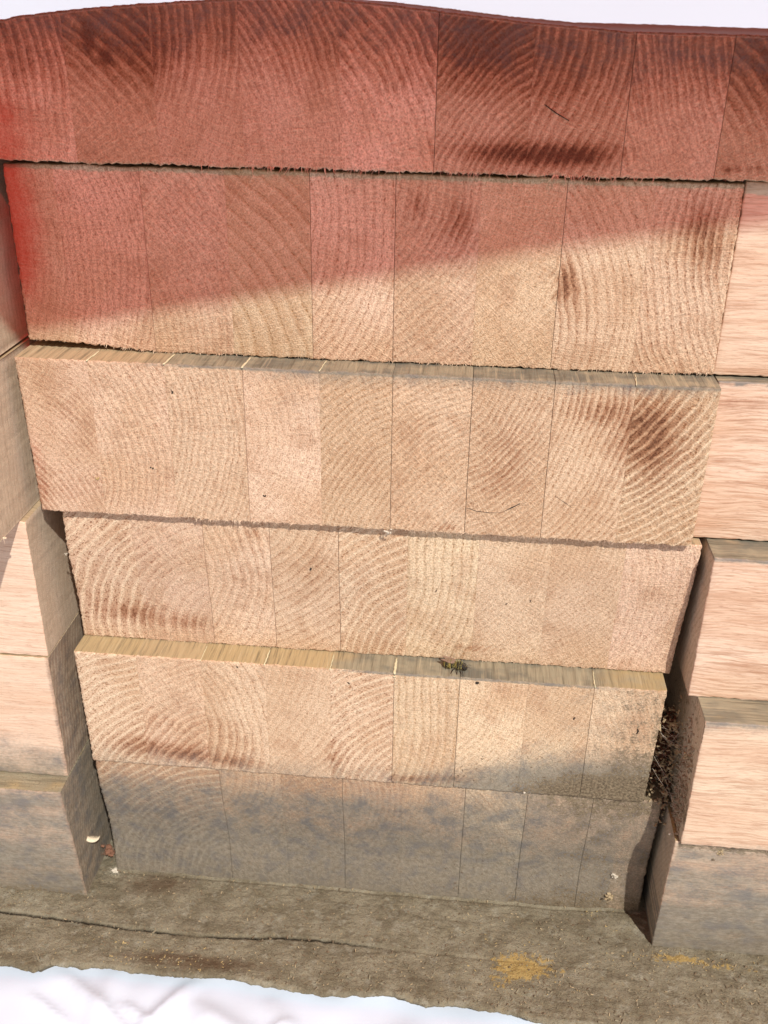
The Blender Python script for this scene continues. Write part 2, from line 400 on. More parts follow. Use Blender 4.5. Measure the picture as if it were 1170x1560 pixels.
s3 = blobs([(-.163, -.03, .02, .03, .28), (-.17, -.075, .03, .014, .38), (-.188, -.075, .006, .03, .5), (.133, -.035, .022, .028, .75), (.125, -.018, .02, .02, .55), (.098, -.014, .018, .01, .6), (.062, -.035, .018, .025, .45), (.055, -.055, .016, .012, .3), (.02, -.03, .02, .02, .25), (-.02, -.055, .025, .02, .2),
            (.0315, -.084, .008, .003, .7), (-.11, -.03, .012, .03, .2)])
def w3(x, y, z):
    d = -z
    top = sm(d, .012, .0)*(.25+.75*sm(x, -.10, -.03))*.55 + .25*blob((x, z), -.045, -.02, .03, .02, 1)
    if d < .0012: top = .25+.7*sm(x, -.15, -.08)
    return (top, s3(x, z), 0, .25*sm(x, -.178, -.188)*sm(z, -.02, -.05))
def y3(x, z): return 0
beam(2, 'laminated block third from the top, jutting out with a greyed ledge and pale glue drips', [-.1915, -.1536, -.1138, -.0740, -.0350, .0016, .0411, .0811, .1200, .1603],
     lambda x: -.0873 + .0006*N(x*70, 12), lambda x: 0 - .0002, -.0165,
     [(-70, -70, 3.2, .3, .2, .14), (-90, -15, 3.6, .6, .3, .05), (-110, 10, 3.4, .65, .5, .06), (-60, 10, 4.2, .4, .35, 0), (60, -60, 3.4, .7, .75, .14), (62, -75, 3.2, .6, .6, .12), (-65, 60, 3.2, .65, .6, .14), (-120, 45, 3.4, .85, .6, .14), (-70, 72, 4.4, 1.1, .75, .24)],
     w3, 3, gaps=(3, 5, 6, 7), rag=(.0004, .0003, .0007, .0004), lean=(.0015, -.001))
s4 = blobs([(-.150, -.158, .024, .010, .75), (-.118, -.163, .02, .007, .6), (-.17, -.15, .014, .016, .3), (-.08, -.13, .02, .03, .25), (-.075, -.10, .012, .01, .35), (-.04, -.12, .012, .03, .25), (.05, -.168, .018, .003, .6), (.13, -.15, .012, .03, .2), (-.135, -.12, .02, .02, .25)])
def w4(x, y, z):
    return (.12*sm(z, -.1, -.09)*sm(abs(x+.06), .04, .01), s4(x, z), 0)
beam(3, 'laminated block fourth from the top, set back, bold curved light rings at its left', [-.1812, -.1429, -.1024, -.0651, -.027, .0111, .0495, .0883, .1274, .1662],
     lambda x: -.1768 + .0006*N(x*60, 22), zc(-.0890), -.0112,
     [(72, -35, 5.4, 1.1, .35, .10), (40, -38, 6, .5, .15, .10), (-70, 8, 5, .65, .4, .05), (-58, 62, 5.2, .8, .5, .1), (60, -56, 5.0, 1.1, .6, .0), (-150, 25, 5, .85, .9, -.0), (-80, 55, 3, .35, .65, 0), (-62, 52, 3, .4, .5, 0), (-130, 10, 4, .45, .2, .04)],
     w4, 4, yoff=lambda x, z: .0065*sm(z, -.098, -.17), gaps=(2, 3, 4), rag=(.0006, .0004, .0008, .0004), lean=(-.001, -.003))
s5 = blobs([(-.150, -.245, .022, .012, .8), (-.12, -.248, .018, .008, .9), (-.09, -.252, .022, .006, .8), (-.03, -.24, .014, .016, .5), (.018, -.255, .02, .004, .95), (.045, -.252, .02, .004, .9), (-.13, -.225, .03, .015, .4), (-.09, -.235, .02, .02, .35)])
def w5(x, y, z):
    d = -.1770 - z
    g_ = .75*sm(x, -.01, .12)*sm(z, -.212, -.250) + .35*sm(x, .03, .15) + .45*sm(z, -.232, -.258)
    dirt = .85*sm(x, .055, .13)*sm(z, -.235, -.256) + .42*sm(x, .09, .155) + .25*sm(x, .02, .1)*sm(z, -.20, -.25)
    if d < .0012:
        g_ = .05 + .2*sm(x, -.10, -.05) + .7*sm(x, -.04, 0) - .5*sm(x, .10, .14); dirt = 0
    return (g_, s5(x, z), dirt)
beam(4, 'laminated block fifth from the top, jutting ledge carrying the dead bee, dirty at lower right', [-.1822, -.1450, -.1066, -.0690, -.0310, .0060, .0435, .0820, .1190, .1590],
     lambda x: -.2590 + .0006*N(x*60, 32), zc(-.1772), -.0215,
     [(50, -66, 4.8, 1.1, .55, .05), (45, -60, 5, .5, .4, .05), (-75, -12, 5.2, .7, .6, .03), (-90, 50, 5, .45, .6, .05), (60, -66, 4.8, 1.1, .5, .06), (-170, 15, 4.8, .8, .95, 0), (-90, 45, 3.4, .45, .85, 0), (-70, 55, 3.6, .4, .9, .03), (-110, -20, 4.2, .5, .8, .05)],
     w5, 5, gaps=(5, 6, 8), rag=(.0005, .0005, .0007, .0005), lean=(.0015, -.002))
s6 = blobs([(-.145, -.315, .025, .03, .55), (-.15, -.345, .022, .012, .6), (-.06, -.31, .022, .025, .35), (-.01, -.325, .025, .02, .35), (.006, -.285, .01, .003, .6)])
def w6(x, y, z):
    g_ = .74 + .24*sm(z, -.29, -.34) - .35*sm(z, -.285, -.262)*sm(x, .1, .0) + .1*N(x*40, z*40)
    if x > .148: g_ = .75
    dirt = .42*sm(x, .06, .13) + .35*sm(z, -.345, -.366) + .3*sm(x, .05, .12)*sm(z, -.285, -.262)
    return (g_, s6(x, z), dirt)
beam(5, 'lowest laminated block, grimy grey-brown, resting on the dirt-caked base board', [-.1800, -.1014, -.0628, -.0246, .0123, .051, .0885, .1276, .1680],
     lambda x: -.3668, zc(-.2592), -.009,
     [(62, -58, 5, 1.1, .3, .55), (-60, 52, 4.6, .6, .6, .45), (60, -60, 4, .4, .4, .6), (-90, 40, 3.8, .6, .4, .5), (-60, 55, 4, .4, .6, .25), (-90, -20, 4, .6, .9, .1), (-60, 50, 4, .4, .5, .3), (-90, 10, 4, .4, .4, .3)],
     w6, 6, yoff=lambda x, z: -.011*sm(z, -.34, -.262), gaps=(1, 3, 5, 6, 7), rag=(.0005, .0005, .0003, .0003), lean=(-.002, .0015))

# ---------------------------------------------------------------- side beams (long grain to the front, ends in the niche)
GS = 'solid side blocks laid across with their ends meeting the laminated stack'
def side(label, x0, x1, z0, z1, yf, ring, tone, wear_glow_f, seed, depth=.12, rag=(.0004, .0004, .0005, .0003), yoff=None, skew=None):
    root = thing('side_block', label, 'wood block', ((x0+x1)/2, yf+depth/2, z0), GS)
    slab('timber', root, x0, x1, zc(z0), zc(z1), yf, yf+depth, .0022, (M_LONG, M_TOPX, M_ENDSIDE, M_ENDSIDE), tone,
         (ring[0], ring[1], ring[2]*.001, .08), wear_glow_f, bev=.0007, rag=rag, seed=seed, yoff=yoff, xs_skew=skew,
         rows=(.001, .003, .005, .008, .011, .014, .017, .020, .024, .028, .032, .036, .042, .05, .06))
    return root
XR = .36; XL = -.40
side('right block beside the second laminated block, pale pinkish long grain, topmost at the right', .1597, XR, .0006, .0925, .002, (.05, -.05, 4), (.3, .8, .0, .11), lambda x, y, z: (sm(z, .085, .0925)*.3, 0, 0), 11)
side('right block beside the third laminated block, strongly streaked pink and brown grain', .1614, XR, -.0878, -.0006, -.0045, (.05, -.15, 4), (.15, 1., .0, .23), lambda x, y, z: (.55*sm(z, -.006, -.001)*.8 + (.6 if z > -.0012 else 0), blob((x, z), .18, -.012, .03, .006, .5), 0), 12)
def wr4(x, y, z):
    if x < .1706 and y > -.0243: return (.05, .1, 0) if z < -.0895 else (.8, .1, .3)
    if z > -.0897: return (.75+.3*sm(x, .18, .2), .2, 0)
    return (0.1*sm(z, -.11, -.09), blob((x, z), .21, -.11, .02, .006, .3), 0)
side('right block fourth down, grey weathered ledge over a pink streaked face', .1697, XR, -.1768, -.0888, -.0245, (.06, -.23, 4.2), (.2, .9, .0, .37), wr4, 13)
def wr5(x, y, z):
    if x < .1765 and y > -.0459 and z < -.1775: return (.2, .05, .28+.5*sm(z, -.21, -.25)*(.5+N(y*90, z*60))+.4*max(0, N(y*120, z*120, 4)))
    if z > -.1779: return (.8, .1, .1)
    return (.45*sm(z, -.188, -.1775) + .25*max(0, N(x*20, z*150)) + .35*sm(z, -.258, -.266), 0, 0)
side('right block fifth down, lichen and crumbs on its end, browner streaks on its face', .1752, XR, -.2660, -.1770, -.0460, (.10, -.19, 3.6), (.8, .9, .03, .45), wr5, 14)
def wr6(x, y, z):
    if x < .1737: return (.35, .05, .2*max(0, N(y*150, z*150)))
    return (.62+.35*sm(z, -.28, -.345)+.3*N(x*14, z*130), .25*max(0, N(x*20, z*140, 6)), .75*sm(z, -.276, -.268)+.12)
side('lowest right block, greenish grey weathered face above the yellow stain', .1727, XR, -.3665, -.2665, -.0400, (.08, -.40, 3.2), (.9, .8, .25, .55), wr6, 15, yoff=lambda x, z: -.004+.010*(1-(z+.3665)/.10), skew=lambda s, t: .0014*(1-s)*(1-t))
# left
wl2 = lambda x, y, z: (.15, .05, 0)
side('left block beside the second laminated block, only its greyish end showing at the frame edge', XL, -.1985, .0006, .0925, -.075, (.02, .02, 3.8), (.5, .7, .0, .14), wl2, 21, depth=.16)
side('left block beside the third laminated block, broad pale grey end with faint slanting rings', XL, -.1975, -.0880, -.0006, -.070, (.06, -.09, 4.2), (.4, .7, .0, .24), lambda x, y, z: (.12, .0, .0), 22, depth=.16)
side('left block fourth down, pink face and grey end with bold slanting rings', XL, -.1948, -.1768, -.0888, -.0285, (-.10, -.19, 5), (.15, .55, .0, .34), lambda x, y, z: ((.12 if x > -.1958 else .0), 0, 0), 23)
def wl5(x, y, z):
    if x > -.1956: return (.5, .55, .1)
    return (.12 + .62*sm(z, -.222, -.262)+.15*N(x*20, z*90), .20*max(0, N(x*15, z*60)), 0)
side('left block fifth down, pink fading to grey, brown weathered end', XL, -.1945, -.2660, -.1770, -.0300, (.03, -.30, 4), (.3, .45, .05, .44), wl5, 24)
def wl6(x, y, z):
    if x > -.1948: return (.7, .65, .25)
    return (.75+.2*sm(z, -.30, -.35)+.25*N(x*14, z*110), .35*max(0, N(x*18, z*90)), .10+(.3 if z > -.2669 else 0)+.5*sm(z, -.354, -.366))
side('lowest left block, greenish grey face standing on the base board', XL, -.1938, -.3665, -.2665, -.0400, (.0, -.36, 3.4), (.7, .6, .25, .54), wl6, 25, yoff=lambda x, z: -.004+.011*(1-(z+.3665)/.10))
# dark core timber closing the back of the gaps
# ---------------------------------------------------------------- base board
g = G('dirt_caked_board'); x, y, z = g.pos(); W = g.attr('wear_glow'); p = g.xyz(x, y, z)
n1 = g.noise(p, 55, 4, .6); n2 = g.noise(p, 380, 4, .65); n3 = g.noise(p, 1300, 3, .6); n4 = g.noise(p, 160, 3, .6); nf = g.noise(g.xyz(x*12, y*240, z*240), 1, 3)
c = g.mix(g.sstep(n1, .35, .65), (.17, .145, .098), (.26, .23, .165))
c = g.mix(g.sstep(n4, .52, .7)*.6, c, (.33, .31, .245))
c = g.mix(g.sstep(n2, .54, .72)*.5, c, (.095, .072, .045))
c = g.mix(g.sstep(n2, .46, .34)*.5, c, (.27, .215, .13))
c = g.mix(g.sstep(n3, .56, .70)*.65, c, (.06, .045, .03))
c = g.mix(g.sstep(n3, .40, .28)*.6, c, (.38, .30, .18))
c = g.mix(g.sstep(nf, .55, .7)*.25, c, (.07, .05, .03))
c = g.mix(g.sstep(W[1]+(n4-.5)*.8*g.sstep(W[1], 0, .2), .35, .9, 0, .75), c, (.10, .058, .032))
c = g.mix(g.sstep(W[0]+((n2-.5)*1.5+(n4-.5)*1.6)*g.sstep(W[0], 0, .3), .45, .72, 0, .9), c, g.mix(n3, (.26, .165, .05), (.50, .36, .14)))
c = g.mix(g.sstep(W[2], .3, .9), c, (.022, .017, .011))
M_BASE = g.out(c, .9, n2*.8+n3*.6, .9, .0018, .15)
FRONT = [(-.45, -.090), (-.24, -.0905), (-.223, -.088), (-.206, -.091), (-.199, -.0858), (-.16, -.0845), (-.12, -.086), (-.09, -.0835), (-.055, -.0875), (-.02, -.0885), (.01, -.0855), (.035, -.0895), (.06, -.0885), (.085, -.0905), (.10, -.094), (.125, -.0945), (.16, -.0905), (.20, -.0885), (.45, -.089)]
CR = [(-.45, -.050), (-.2465, -.0505), (-.215, -.0520), (-.16, -.0548), (-.11, -.0565), (-.075, -.0535), (-.06, -.0515), (-.02, -.0515), (.012, -.0535), (.05, -.0545), (.20, -.055), (.45, -.055)]
def yfront(x): return interp(FRONT, x) + .0012*N(x*160, 3) + .0006*N(x*600, 8) + .0016*N(x*50, 1)
NX, NY = 640, 150; V = []; F = []; WA = []
for j in range(NY+1):
    for i in range(NX+1):
        x = -.42+.84*i/NX; yf_ = yfront(x); t = j/NY; y = yf_ + (.03-yf_)*t
        z = -.3655 + .0011*N(x*40, y*40, 3) + .0008*N(x*170, y*170, 7) + .0005*N(x*520, y*520, 1)
        e = y-yf_
        if e < .003: z -= .0022*(1-e/.003)**2
        cy = interp(CR, x)+.0007*N(x*120, 4); d = abs(y-cy); amp = sm(x, .02, -.02)*.9 + .35*sm(x, .16, .1)
        amp *= .55+.45*sm(N(x*30, 17), -.4, .1)
        ck = math.exp(-(d/.00075)**2)*amp
        z -= .0030*ck + (.0009 if y < cy else 0)*amp
        if -.18 < x < .168: z -= .0016*math.exp(-((y+.0105)/.0012)**2)
        z += .0016*sm(abs(x-.152), .018, .004)*sm(abs(y+.012), .018, .004)
        V.append((x, y, z))
        yel = blob((x, y), .092, -.058, .024, .011, 1.0)+blob((x, y), .079, -.072, .010, .007, .6)+blob((x, y), .190, -.043, .022, .004, .9)+blob((x, y), .225, -.046, .02, .004, .5)
        wet = blob((x, y), -.15, -.02, .05, .018, .75)+blob((x, y), -.11, -.075, .07, .009, .9)+blob((x, y), .11, -.045, .03, .006, .5)+blob((x, y), .13, -.02, .05, .012, .5)
        WA += [yel, wet, ck*.9, 1]
me_v = len(V); front = [i for i in range(NX+1)]
bot = []
for k, i in enumerate(front):
    x, y, z = V[i]; row = []
    rowpts = [(y+.003+.0008*N(x*300, 1), z-.003), (y+.007+.001*N(x*200, 5), z-.007), (y+.010, ZF-.006)]
    bot.append(rowpts)
for q in range(3):
    for k in range(NX+1): V.append((V[k][0], bot[k][q][0], bot[k][q][1])); WA += [0, .5, 0, 1]
back0 = len(V)
for j in (0, 1):
    for k in range(NX+1): V.append((V[k][0], .3, (-.3660, ZF-.006)[j])); WA += [0, 0, 0, 1]
for j in range(NY):
    for i in range(NX): a = j*(NX+1)+i; F.append((a, a+1, a+NX+2, a+NX+1))
rows_ = [0] + [me_v+q*(NX+1) for q in range(3)]
for q in range(3):
    for k in range(NX): F.append((rows_[q+1]+k, rows_[q+1]+k+1, rows_[q]+k+1, rows_[q]+k))
for k in range(NX):
    F.append((NY*(NX+1)+k, NY*(NX+1)+k+1, back0+k+1, back0+k)); F.append((back0+k, back0+k+1, back0+NX+2+k, back0+NX+1+k))
me = bpy.data.meshes.new('base_board'); me.from_pydata(V, [], F); me.update(); me.materials.append(M_BASE)
me.polygons.foreach_set('use_smooth', [True]*len(F))
wa = me.color_attributes.new('wear_glow', 'FLOAT_COLOR', 'POINT'); wa.data.foreach_set('color', WA)
tag(link('base_board', me), 'dirt-caked cracked base board with yellow stains, under the whole stack', 'board')

# ---------------------------------------------------------------- small details
def strip(V, F, p0, d0, length, wid, curl, rnd, seg=4):
    """thin tapering fibre with a triangular section"""
    d = Vector(d0).normalized(); p = Vector(p0); side_ = d.cross(Vector((rnd.uniform(-1, 1), rnd.uniform(-1, 1), rnd.uniform(-1, 1)))).normalized()
    up = d.cross(side_); base = len(V)
    for k in range(seg+1):
        wq = wid*(1-.85*k/seg)*.5
        for a in range(3):
            an = a*2.094; V.append(tuple(p+side_*(wq*math.cos(an))+up*(wq*math.sin(an)*.6)))
        p = p + d*(length/seg); d = (d + side_*curl + Vector((0, 0, -.02))).normalized()
    for k in range(seg):
        for a in range(3):
            b = base+k*3; F.append((b+a, b+(a+1) % 3, b+3+(a+1) % 3, b+3+a))
    F.append((base+2, base+1, base)); F.append((base+seg*3, base+seg*3+1, base+seg*3+2))
def mesh_from(name, V, F, mat, parent=None, smooth=False):
    o0 = parent.location if parent else Vector((0, 0, 0))
    me = bpy.data.meshes.new(name); me.from_pydata([(v[0]-o0[0], v[1]-o0[1], v[2]-o0[2]) for v in V], [], F); me.update()
    for m in (mat if isinstance(mat, (list, tuple)) else [mat]): me.materials.append(m)
    if smooth: me.polygons.foreach_set('use_smooth', [True]*len(F))
    return link(name, me, parent)
beams = [o for o in bpy.data.objects if o.name.startswith('laminated_block')]
def fringe(parent, x0, x1, zf, yf, n, clusters, seed, lmax=.0035):
    rnd = random.Random(seed); V = []; F = []
    for k in range(n):
        if rnd.random() < .55:
            c = rnd.choice(clusters); x = rnd.gauss(c, .010); ln = rnd.uniform(.001, lmax)
        else: x = rnd.uniform(x0, x1); ln = rnd.uniform(.0006, .0016)
        if not (x0 < x < x1): continue
        strip(V, F, (x, yf+.0004, zf(x)+.0009), (rnd.uniform(-.8, .5), rnd.uniform(-.8, -.1), rnd.uniform(-1.2, -.5)), ln, rnd.uniform(.00025, .0006), rnd.uniform(-.25, .25), rnd)
    tag(mesh_from('frayed_edge', V, F, M_FIBRE, parent), None, kind='stuff')
fringe(beams[0], -.18, .165, lambda x: .0934, -.0035, 380, (-.07, -.05, -.02, .03, .075, .10), 1, .005)
fringe(beams[1], -.188, .157, b2z, 0, 330, (-.14, -.12, -.09, .03, .12, .14, .15), 2, .0028)
fringe(beams[2], -.188, .157, zc(-.0873), -.0165, 280, (-.10, -.09, -.07, .025, .08, .13), 3, .003)
fringe(beams[3], -.18, .162, zc(-.1768), -.0047, 300, (-.12, -.06, .06), 4, .0015)
fringe(beams[4], -.18, .155, zc(-.259), -.0215, 120, (-.05, .03), 5, .0012)

def glue(parent, x, y0, y1, z, wid, slant=.0):
    V = []; F = []; n = 8; rnd = random.Random(int(x*1e5))
    for k in range(n+1):
        t = k/n; y = y0+(y1-y0)*t; xx = x+slant*(t)+rnd.uniform(-.0002, .0002); wq = wid*(.6+.5*rnd.random())*(1-.5*abs(t-.4))
        for a, b in ((-1, 0), (-.5, 1), (.5, 1), (1, 0), (0, -1)): V.append((xx+a*wq/2, y, z+b*.00035))
    for k in range(n):
        for a in range(5): b = k*5; F.append((b+a, b+(a+1) % 5, b+5+(a+1) % 5, b+5+a))
    F.append((4, 3, 2, 1, 0)); F.append(tuple(n*5+a for a in range(5)))
    mesh_from('glue_bead', V, F, M_GLUE, parent, True)
for x, wd in ((-.1536, .0011), (-.1138, .0012), (-.0740, .0016), (-.0350, .0006), (.12, .0008)): glue(beams[2], x, -.0172, -.0005, -.0001, wd, .0012)
for x, wd in ((-.1066, .0005), (-.0690, .0012), (-.0310, .0008), (.0060, .0020), (.119, .0010)): glue(beams[4], x, -.0222, -.0065, -.1771, wd, .0003)
glue(beams[4], .0060, -.0224, -.0218, -.179, .0018)

def lump(V, F, c, r, rnd, sub=1, squash=.7):
    bm = bmesh.new(); bmesh.ops.create_icosphere(bm, subdivisions=sub, radius=1)
    b = len(V); s = rnd.uniform(0, 50)
    for v in bm.verts:
        k = r*(1+.45*mn.noise(v.co*1.6+Vector((s, s, s)))); V.append((c[0]+v.co.x*k, c[1]+v.co.y*k*.9, c[2]+v.co.z*k*squash))
    for f in bm.faces: F.append(tuple(b+v.index for v in f.verts))
    bm.free()
def flake(V, F, c, r, rnd):
    n = Vector((rnd.gauss(0, .4), rnd.gauss(-.3, .4), 1)).normalized(); t = n.orthogonal().normalized(); q = n.cross(t); a0 = rnd.uniform(0, 6.28)
    t, q = t*math.cos(a0)+q*math.sin(a0), q*math.cos(a0)-t*math.sin(a0); b = len(V); l = rnd.uniform(1, 2.2)
    for h in (-1, 1):
        for sx, sy in ((-1, -1), (1, -.8), (.9, 1), (-.8, .7)): V.append(tuple(Vector(c)+t*(sx*r*l)+q*(sy*r*.6)+n*(h*r*.18)))
    for f in ((0, 3, 2, 1), (4, 5, 6, 7), (0, 1, 5, 4), (1, 2, 6, 5), (2, 3, 7, 6), (3, 0, 4, 7)): F.append(tuple(b+i for i in f))
rnd = random.Random(5)
def scatter(name, label, n, mat, rr, where):
    V = []; F = []
    for k in range(n):
        c = where()
        if c is None: continue
        r = rnd.uniform(*rr)
        (flake if rnd.random() < .7 else lump)(V, F, c, r, rnd)
    o = mesh_from(name, V, F, mat); tag(o, label, 'debris', kind='stuff'); return o
def onbase():
    x = rnd.uniform(-.30, .30); y = yfront(x)+.002+rnd.random()**1.0*.085
    if y > -.010 and -.18 < x < .165: return None
    if y > -.032 and (x > .17 or x < -.19): return None
    return (x, y, -.3650)
scatter('sawdust', 'pale sawdust flakes strewn over the base board', 900, M_CHIP, (.00018, .0005), onbase)
def patch():
    c = rnd.choice(((.092, -.058, .016, .008), (-.13, -.075, .03, .006), (.19, -.043, .02, .003), (.15, -.015, .008, .006)))
    return (rnd.gauss(c[0], c[2]), max(-.082, rnd.gauss(c[1], c[3])), -.3648)
scatter('sawdust', 'yellowish sawdust gathered in patches on the base board', 260, M_YEL, (.0002, .0005), patch)
scatter('dirt_crumbs', 'dark crumbs of dirt lying over the base board', 600, M_CRUMB, (.0003, .0008), onbase)
def gapd():
    t = rnd.random(); z = -.215-.06*t
    return (rnd.uniform(.1600, .1745), rnd.uniform(-.012, .004)+(.012*(1-t)), z)
scatter('dirt_crumbs', 'reddish dirt crumbs lodged in the right-hand gap', 800, simple('rust_crumb', (.20, .085, .05)), (.0004, .0013), gapd)
def gapt():
    t = rnd.random(); z = -.20-.075*t
    return (rnd.uniform(.1590, .1748), rnd.uniform(-.022, .0)+.004*(1-t), z+rnd.gauss(0, .003))
scatter('sawdust', 'tan sawdust packed in the right-hand gap', 330, M_CHIP, (.0004, .0012), gapt)
def wallR():
    z = -.19-.075*rnd.random()**.7; return (.1749, rnd.uniform(-.040, -.012), z)
scatter('dirt_crumbs', 'grey dirt crumbs sticking to the right inner block end', 260, simple('grey_crumb', (.34, .28, .20)), (.0004, .0013), wallR)
def lumpy():
    x = rnd.uniform(-.30, .30); return (x, yfront(x)+.001+abs(rnd.gauss(0, .018)), -.3652)
scatter('dirt_crumbs', 'dusty lumps of dried dirt along the front edge of the base board', 450, simple('dried_dirt', (.22, .185, .125)), (.0003, .0009), lumpy)
def front6():
    x = rnd.uniform(.04, .158); return (x, (-.0093 if (z0 := rnd.uniform(-.36, -.23)) < -.2592 else -.0218), z0)
scatter('dirt_crumbs', 'fine dirt specks stuck to the lower right laminated faces', 260, M_CRUMB, (.0002, .0005), front6)

def clump(name, label, c, r, n, mat, cat='debris'):
    rd = random.Random(int(abs(c[0]*1e4))); V = []; F = []
    for k in range(n): lump(V, F, (c[0]+rd.gauss(0, r*.45), c[1]+rd.gauss(0, r*.3), c[2]+rd.gauss(0, r*.4)), r*rd.uniform(.25, .5), rd)
    for k in range(n): strip(V, F, (c[0]+rd.gauss(0, r*.4), c[1], c[2]+rd.gauss(0, r*.3)), (rd.uniform(-1, 1), rd.uniform(-1, 0), rd.uniform(-1, 1)), r*rd.uniform(.8, 1.8), r*.12, rd.uniform(-.4, .4), rd)
    tag(mesh_from(name, V, F, mat), label, cat)
clump('sawdust_clump', 'tan sawdust clump stuck low on the lowest laminated block', (.1488, -.0105, -.352), .0032, 14, M_CHIP)
clump('sawdust_clump', 'small grey sawdust tuft above the tan clump at the lower right', (.1495, -.0105, -.333), .0024, 9, M_WHITE)
clump('sawdust_clump', 'tan sawdust tuft near the top of the lowest right block', (.200, -.0435, -.272), .0020, 10, M_CHIP)
clump('sawdust_clump', 'small dark tuft on the face of the lowest right block', (.1965, -.043, -.279), .0010, 6, M_CRUMB)
clump('sawdust_clump', 'pale clump stuck to the end of the fifth right block', (.1738, -.032, -.213), .0022, 10, M_CHIP)
clump('sawdust_clump', 'white tuft caught at the corner between the two lowest right blocks', (.1720, -.036, -.269), .0013, 6, M_WHITE)
clump('sawdust_clump', 'pale dirt clump in the left niche corner on the base board', (-.1815, -.014, -.3625), .0028, 10, M_WHITE)
clump('sawdust_clump', 'brown debris piled in the left gap beside the lowest laminated block', (-.186, -.006, -.352), .0045, 26, simple('brown_debris', (.22, .11, .07)))
clump('fibre_tuft', 'grey fibre tuft hanging from the bottom edge of the third laminated block', (.0005, -.0176, -.0880), .0016, 8, M_WHITE, 'fibres')
clump('fibre_tuft', 'pinkish splinter tuft on the corner of the third left block', (-.1985, -.048, -.0875), .0020, 10, M_FIBRE, 'fibres')
clump('fibre_tuft', 'tiny fibre tuft beside the left edge of the fourth laminated block', (-.184, -.008, -.119), .0012, 6, M_WHITE, 'fibres')

def tube(V, F, pts, rads, seg=6):
    b = len(V); n = len(pts)
    for k in range(n):
        p = Vector(pts[k]); d = (Vector(pts[min(n-1, k+1)])-Vector(pts[max(0, k-1)])).normalized(); t = d.orthogonal().normalized() if abs(d.z) > .9 else d.cross(Vector((0, 0, 1))).normalized(); q = d.cross(t)
        for a in range(seg): an = 6.2832*a/seg; V.append(tuple(p+t*(rads[k]*math.cos(an))+q*(rads[k]*math.sin(an))))
    for k in range(n-1):
        for a in range(seg): c = b+k*seg; F.append((c+a, c+(a+1) % seg, c+seg+(a+1) % seg, c+seg+a))
    F.append(tuple(b+a for a in range(seg-1, -1, -1))); F.append(tuple(b+(n-1)*seg+a for a in range(seg)))
# curled shaving
V = []; F = []; n = 12
for k in range(n+1):
    a = math.pi*(1.05+.9*k/n); wq = .0011*math.sin(math.pi*(k+.6)/(n+1.2))+.0002
    cx_, cz_ = -.1905+.0058*math.cos(a), -.3240+.0045*math.sin(a)
    for o_, q in ((-wq, .0), (wq, .0), (wq, .0003), (-wq, .0003)): V.append((cx_, -.020+o_*1.5, cz_+q+o_*.6))
for k in range(n):
    for a in range(4): c = k*4; F.append((c+a, c+(a+1) % 4, c+4+(a+1) % 4, c+4+a))
F += [(3, 2, 1, 0), tuple(n*4+a for a in range(4))]
tag(mesh_from('wood_shaving', V, F, M_FIBREP, None, True), 'pale curled wood shaving caught in the dark lower left niche', 'shaving')
# cobweb in the right gap
V = []; F = []; rd = random.Random(9)
for k in range(22):
    z0 = rd.uniform(-.262, -.184); x0 = rd.uniform(.1585, .1625); x1 = rd.uniform(.171, .1752); y0 = rd.uniform(-.021, -.008); y1 = rd.uniform(-.036, -.004); z1 = z0+rd.gauss(-.002, .010)
    sag = rd.uniform(0, .003); pts = [(x0+(x1-x0)*t, y0+(y1-y0)*t, z0+(z1-z0)*t-sag*4*t*(1-t)+rd.gauss(0, .0004)) for t in (0, .2, .4, .6, .8, 1)]
    tube(V, F, pts, [.00005]*6, 3)
tag(mesh_from('cobweb', V, F, simple('web_thread', (.62, .54, .44))), 'dusty cobweb strung across the right gap beside the fifth laminated block', 'cobweb')

# marks on the third and other faces: shallow dark cuts and specks
def mark(name, label, pts, wd, parent, y):
    V = []; F = []; n = len(pts)
    tube(V, F, [(p[0], y, p[1]) for p in pts], [wd*(.3+.7*math.sin(math.pi*(k+.5)/n)) for k in range(n)], 5)
    o = mesh_from(name, V, F, M_DARK, parent); tag(o, label)
mark('scratch', 'thin curved dark scratch', [(.0410, -.0715), (.047, -.0733), (.054, -.0738), (.060, -.0730), (.066, -.0705), (.072, -.0665)], .00022, beams[2], -.0165)
mark('scratch', 'short dark nick beside the curved scratch', [(.061, -.0725), (.065, -.0700), (.069, -.0675)], .00042, beams[2], -.0165)
mark('scratch', 'short slanting dark nick', [(.0865, -.062), (.091, -.065), (.0955, -.068)], .0002, beams[2], -.0165)
mark('scratch', 'short slanting dark cut', [(.0655, .1235), (.071, .120), (.077, .117)], .00025, beams[0], -.0037)
mark('scratch', 'small black gouge near the right edge', [(.1462, -.2045), (.1468, -.206), (.1462, -.208)], .0005, beams[4], -.0218)
def speck(x, z, y, r, par, m=M_DARK, k=4):
    rd = random.Random(int(abs(x*1e5))); V = []; F = []
    for i in range(k): lump(V, F, (x+rd.gauss(0, r*.5), y, z+rd.gauss(0, r*.5)), r*rd.uniform(.4, .8), rd, 1, 1)
    mesh_from('speck', V, F, m, par)
for a in ((-.1108, -.0145, -.0165, .0008, beams[2]), (-.1255, -.058, -.0165, .0007, beams[2]), (-.0655, -.071, -.0165, .0008, beams[2]), (-.0425, -.118, -.0106, .0008, beams[3]), (.0275, -.128, -.0092, .0004, beams[3]), (.080, -.131, -.0088, .0005, beams[3]), (.067, -.134, -.0084, .0004, beams[3]),
          (.0535, -.1795, -.0217, .0010, beams[4]), (-.02, -.186, -.0217, .0006, beams[4]), (.11, -.2, -.0217, .0006, beams[4]), (-.085, -.18, -.0217, .0006, beams[4])): speck(*a)
